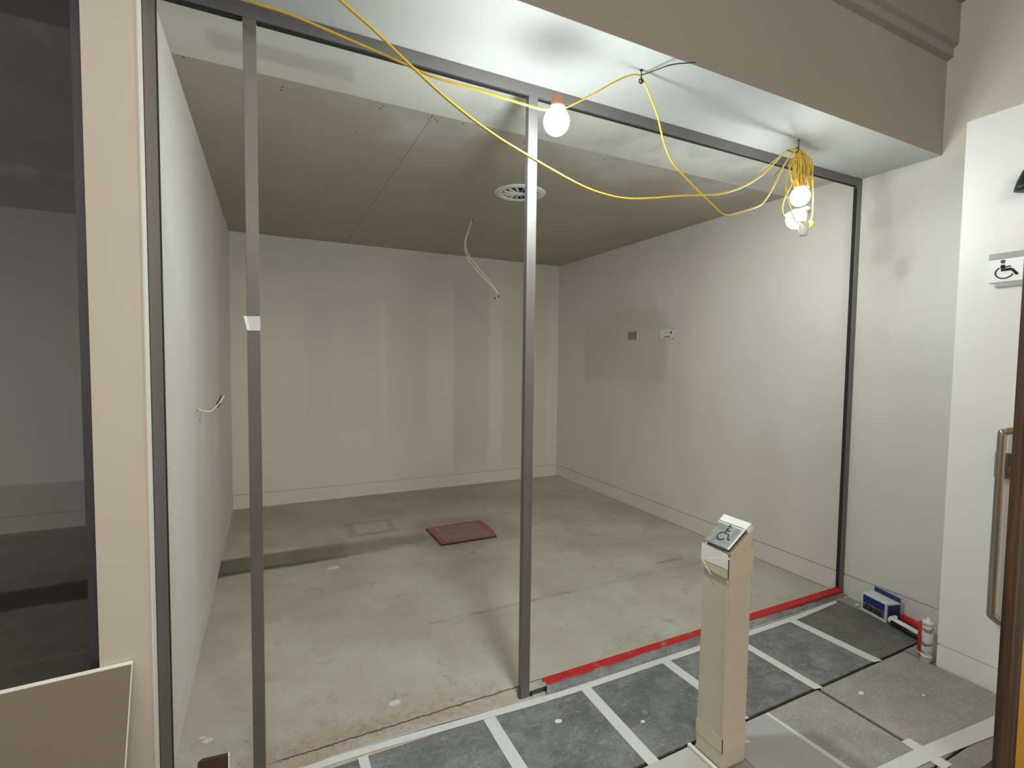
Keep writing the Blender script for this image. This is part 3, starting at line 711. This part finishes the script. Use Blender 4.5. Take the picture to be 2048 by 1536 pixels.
# ------------------------------------------------------------ right side: sign, pull handle, wall fitting
sg = thing('door_sign', 'white sign with wheelchair symbol on the near right wall', 'sign', (XN, -.95, 2.05))
y0, y1 = -.820, -1.16
boxo('sign_panel', (XN - .012, XN - .0005, y1, y0, 1.996, 2.108), M['sign_white'], sg, .001)
boxo('top_rail', (XN - .016, XN - .0003, y1, y0, 2.106, 2.134), M['rail_grey'], sg, .001)
boxo('bottom_rail', (XN - .010, XN - .0003, y1, y0 - .026, 1.972, 1.9955), M['rail_grey'], sg, .001)
bm = NB()
def sq(u, v): return Vector((XN - .0125, -.822 - u, 1.996 + v))
def sl(pts, r): tube(bm, [sq(*p) for p in pts], r, 0, 6)
lathe(bm, [(.0088, -.0003), (.0088, .0012)], sq(.050, .096), 14, Vector((-1, 0, 0)))
sl([(.050, .080), (.050, .064)], .0085); sl([(.046, .056), (.082, .0575)], .0062); sl([(.082, .0575), (.104, .030)], .0058); sl([(.052, .069), (.080, .071)], .0028)
sl([(.057 + .033 * math.cos(a), .044 + .028 * math.sin(a)) for a in [math.radians(125 + 215 * k / 16) for k in range(17)]], .0030)
obj('wheelchair_symbol', bm, M['black'], sg)
bm = NB()
sl([(.158, .084), (.170, .092), (.185, .088)], .0030)
for u, v in ((.150, .074), (.143, .062), (.136, .050), (.162, .072), (.155, .060), (.148, .047), (.174, .070), (.168, .058), (.162, .045)): sl([(u, v), (u - .003, v - .005)], .0016)
obj('shower_symbol', bm, M['black'], sg)
ph = thing('pull_handle', 'long stainless steel pull handle behind the brown timber post', 'handle', (XN, -.93, .8))
hx = XN - .062; hy = -.925
bm = NB(); tube(bm, [(XN, hy - .045, 1.292), (hx + .025, hy - .035, 1.292), (hx + .004, hy - .006, 1.280), (hx, hy, 1.245), (hx, hy, .9), (hx, hy, .44), (hx + .003, hy - .006, .395), (hx + .02, hy - .035, .368), (XN, hy - .045, .362)], .0175, 6, 16)
obj('grip', bm, M['steel'], ph)
bm = NB(); bx(bm, XN - .014, XN - .0003, -.975, -.885, 1.055, 1.18); obj('lock_plate', bm, M['steel'], ph, .004)
bm = NB(); lathe(bm, [(.020, 0), (.018, .018)], (XN - .014, -.955, 1.105), 16, Vector((-1, 0, 0))); obj('turn_knob', bm, M['steel'], ph)
bm = NB(); c = Vector((XN - .03, -.952, 2.45))
lathe(bm, [(.006, .11), (.024, .088), (.042, .040), (.047, .018), (.050, 0), (.030, -.006)], c + Vector((0, 0, -.045)), 18); bx(bm, XN - .03, XN - .0004, c.y - .02, c.y + .02, c.z - .02, c.z + .02)
tag(obj('wall_fitting', bm, M['black']), 'black rounded fitting high on the near right wall', 'fitting')
# brown timber post with an orange board
tb = thing('timber_post', 'upright brown timber post at the right edge with orange board', 'post', (2.45, -1.2, -.012))
bm = NB(); bx(bm, 2.392, 2.492, -1.235, -1.20, -.012, 2.35); obj('timber', bm, M['wood'], tb, .006)
bm = NB(); bx(bm, 2.30, 2.62, -1.32, -1.13, -.012, .008); obj('base_block', bm, M['wood'], tb, .004)
bm = NB(); bx(bm, 2.493, 3.0, -1.226, -1.208, .02, 2.30); obj('orange_board', bm, M['orange_paint'], tb, .003)

# ------------------------------------------------------------ things on the floor by the right wall
bxo = thing('carton', 'small blue and white carton standing against the right wall', 'box', (3.46, -.27, 0))
P0 = Vector((3.400, -.338, -.0008)); u = Vector((.040, .165, 0)); w = Vector((.100, -.028, 0)); H = .118
def para(name, o, a, b, c, mat, par, bev=0): 
    bm = NB(); prism(bm, [o, o + a, o + a + b, o + b], c); return obj(name, bm, mat, par, bev)
para('carton_body', P0, u, w, Vector((0, 0, H)), M['white_card'], bxo, .001)
n_u = Vector((-u.y, u.x, 0)).normalized() * .0008; n_w = Vector((w.y, -w.x, 0)).normalized() * .0008
para('printed_panel', P0 + u * .06 + n_u + Vector((0, 0, H * .52)), u * .86, Vector((0, 0, H * .42)), -n_u * .8, M['blue'], bxo)
para('printed_panel', P0 + u * .06 + n_u + Vector((0, 0, H * .16)), u * .86, Vector((0, 0, H * .34)), -n_u * .8, M['print'], bxo)
para('printed_panel', P0 + w * .10 + n_w + Vector((0, 0, H * .05)), w * .88, Vector((0, 0, H * .86)), -n_w * .8, M['blue'], bxo)
para('lid_flap', P0 + w * .93 + Vector((0, 0, H)), u, w * .05, Vector((0, 0, .028)), M['blue'], bxo)
# lying white cartridge
c0 = Vector((3.425, -.352, .024)); ax = (Vector((3.365, -.560, .024)) - c0).normalized()
ct = thing('sealant_cartridge', 'white and black sealant tube lying beside the blue carton', 'tube', (3.39, -.46, 0))
bm = NB(); lathe(bm, [(.022, 0), (.0235, .004), (.0235, .014), (.0225, .016), (.0225, .205), (.012, .207)], c0, 20, ax); obj('barrel', bm, M['white_pl'], ct)
bm = NB(); lathe(bm, [(.0232, .02), (.0232, .205)], c0 + Vector((-.0055, -.0015, -.0070)), 20, ax); obj('black_band', bm, M['black'], ct)
bm = NB(); lathe(bm, [(.011, 0), (.013, .004), (.012, .018), (.006, .02)], c0 + Vector((.0, 0, .018)) + ax * .03, 12, Vector((.1, .1, 1)).normalized()); obj('cap', bm, M['white_pl'], ct)
bm = NB(); bx(bm, -.018, .018, .055, .10, -.001, .001)
o = obj('label_patch', bm, M['blue'], ct); o.matrix_parent_inverse = Matrix.Translation(ct.location).inverted(); o.matrix_world = Matrix.Translation(c0 + Vector((0, 0, .0235))) @ Matrix.Rotation(math.atan2(-ax.x, ax.y), 4, 'Z') ; 
# red cartridge lying behind it against the wall
c1_ = Vector((3.505, -.375, .026)); ax1 = (Vector((3.46, -.60, .026)) - c1_).normalized()
bm = NB(); lathe(bm, [(.008, -.02), (.012, 0), (.0235, .004), (.0235, .135), (.020, .140)], c1_, 20, ax1)
tag(obj('sealant_cartridge', bm, M['red_pl']), 'red sealant tube lying against the skirting behind the white one', 'tube')
# standing clear cartridge
c2 = Vector((3.178, -.648, -.0116))
c2 = Vector((3.166, -.655, -.0005))
cs = thing('sealant_cartridge', 'clear printed sealant tube standing upright by the wall corner', 'tube', c2)
bm = NB(); lathe(bm, [(.0235, 0), (.025, .003), (.025, .205), (.0235, .207)], c2, 24); obj('barrel', bm, M['cart'], cs)
bm = NB(); lathe(bm, [(.0262, .203), (.0265, .212), (.0262, .222), (.010, .226), (.009, .236), (.004, .238)], c2, 24); obj('end_cap', bm, M['white_pl'], cs)
bm = NB(); lathe(bm, [(.0253, .02), (.0253, .042)], c2, 24); obj('label_band', bm, M['white_card'], cs)
# red tube standing behind it
c3 = Vector((3.214, -.612, -.0005))
cr = thing('sealant_cartridge', 'red sealant tube standing just behind the clear one', 'tube', c3)
bm = NB(); lathe(bm, [(.020, 0), (.0215, .003), (.0215, .178), (.020, .180)], c3, 20); obj('barrel', bm, M['red_pl'], cr)
bm = NB(); lathe(bm, [(.0219, .004), (.0219, .022)], c3, 20); obj('orange_band', bm, M['orange'], cr)
# crumbs and a paper scrap
for (x, y, s_, lab) in ((2.56, -.66, .022, 'pale plaster crumb on the light tile right of the tile cross'), (2.82, -.80, .012, 'small white chip on the light tile in front of the tubes'), (3.48, -.13, .020, 'white paper scrap on the screed by the carton'),
                        (1.13, -.20, .024, 'white plaster blob on the dark tile left of the bollard'), (1.47, -.36, .016, 'small white chip on the dark tile beside the bollard')):
    bm = NB(); n = 7
    prism(bm, [(x + s_ * random.uniform(.5, 1) * math.cos(2 * math.pi * k / n), y + s_ * .6 * random.uniform(.5, 1) * math.sin(2 * math.pi * k / n), .0002 if x < 3.4 else -.0008) for k in range(n)], (0, 0, .004))
    tag(obj('plaster_chip', bm, M['white_edge']), lab, 'debris', 'debris on the floor outside')

# ------------------------------------------------------------ boards leaning at the left
lb_ = thing('leaning_board', 'brown board with white edges leaning on the beige pillar', 'board', (-1.0, -.2, 0))
tl_, tr_ = px(-600, 1528, -.065), px(263, 1329, -.065)
br_ = Vector((tr_.x - .012, -.26, -.010)); bl_ = Vector((tl_.x, -.26, -.010))
th = Vector((0, .012, .004))
bm = NB(); prism(bm, [tl_, tr_, br_, bl_], th); obj('panel', bm, M['mdf'], lb_)
bm = NB(); d = Vector((0, -.0006, .0008)); prism(bm, [tl_ + d, tr_ + d, tr_ + d + th * 1.05, tl_ + d + th * 1.05], (0, 0, .0022)); obj('white_edge', bm, M['white_edge'], lb_)
bm = NB(); prism(bm, [tr_ + Vector((.0, -.001, .001)), tr_ + th + Vector((0, 0, .001)), br_ + th, br_ + Vector((0, -.001, 0))], (.0025, 0, 0)); obj('white_edge', bm, M['white_edge'], lb_)
ob = thing('board_offcut', 'dark brown board corner with white edge at the bottom left post', 'board', (-.2, -.3, 0))
A0, A1, A2 = px(395, 1531, -.30), px(404, 1523, -.30), px(456, 1511, -.30)
bm = NB(); prism(bm, [A0, A1, A2, Vector((A2.x + .002, -.36, -.010)), Vector((A0.x - .01, -.36, -.010))], (0, .010, .002)); obj('panel', bm, M['mdf_dark'], ob)
bm = NB(); prism(bm, [A2 + Vector((.0003, -.001, 0)), A2 + Vector((.0003, .010, .002)), Vector((A2.x + .0023, -.35, -.008)), Vector((A2.x + .0023, -.361, -.010))], (.004, 0, 0)); obj('white_edge', bm, M['white_edge'], ob)
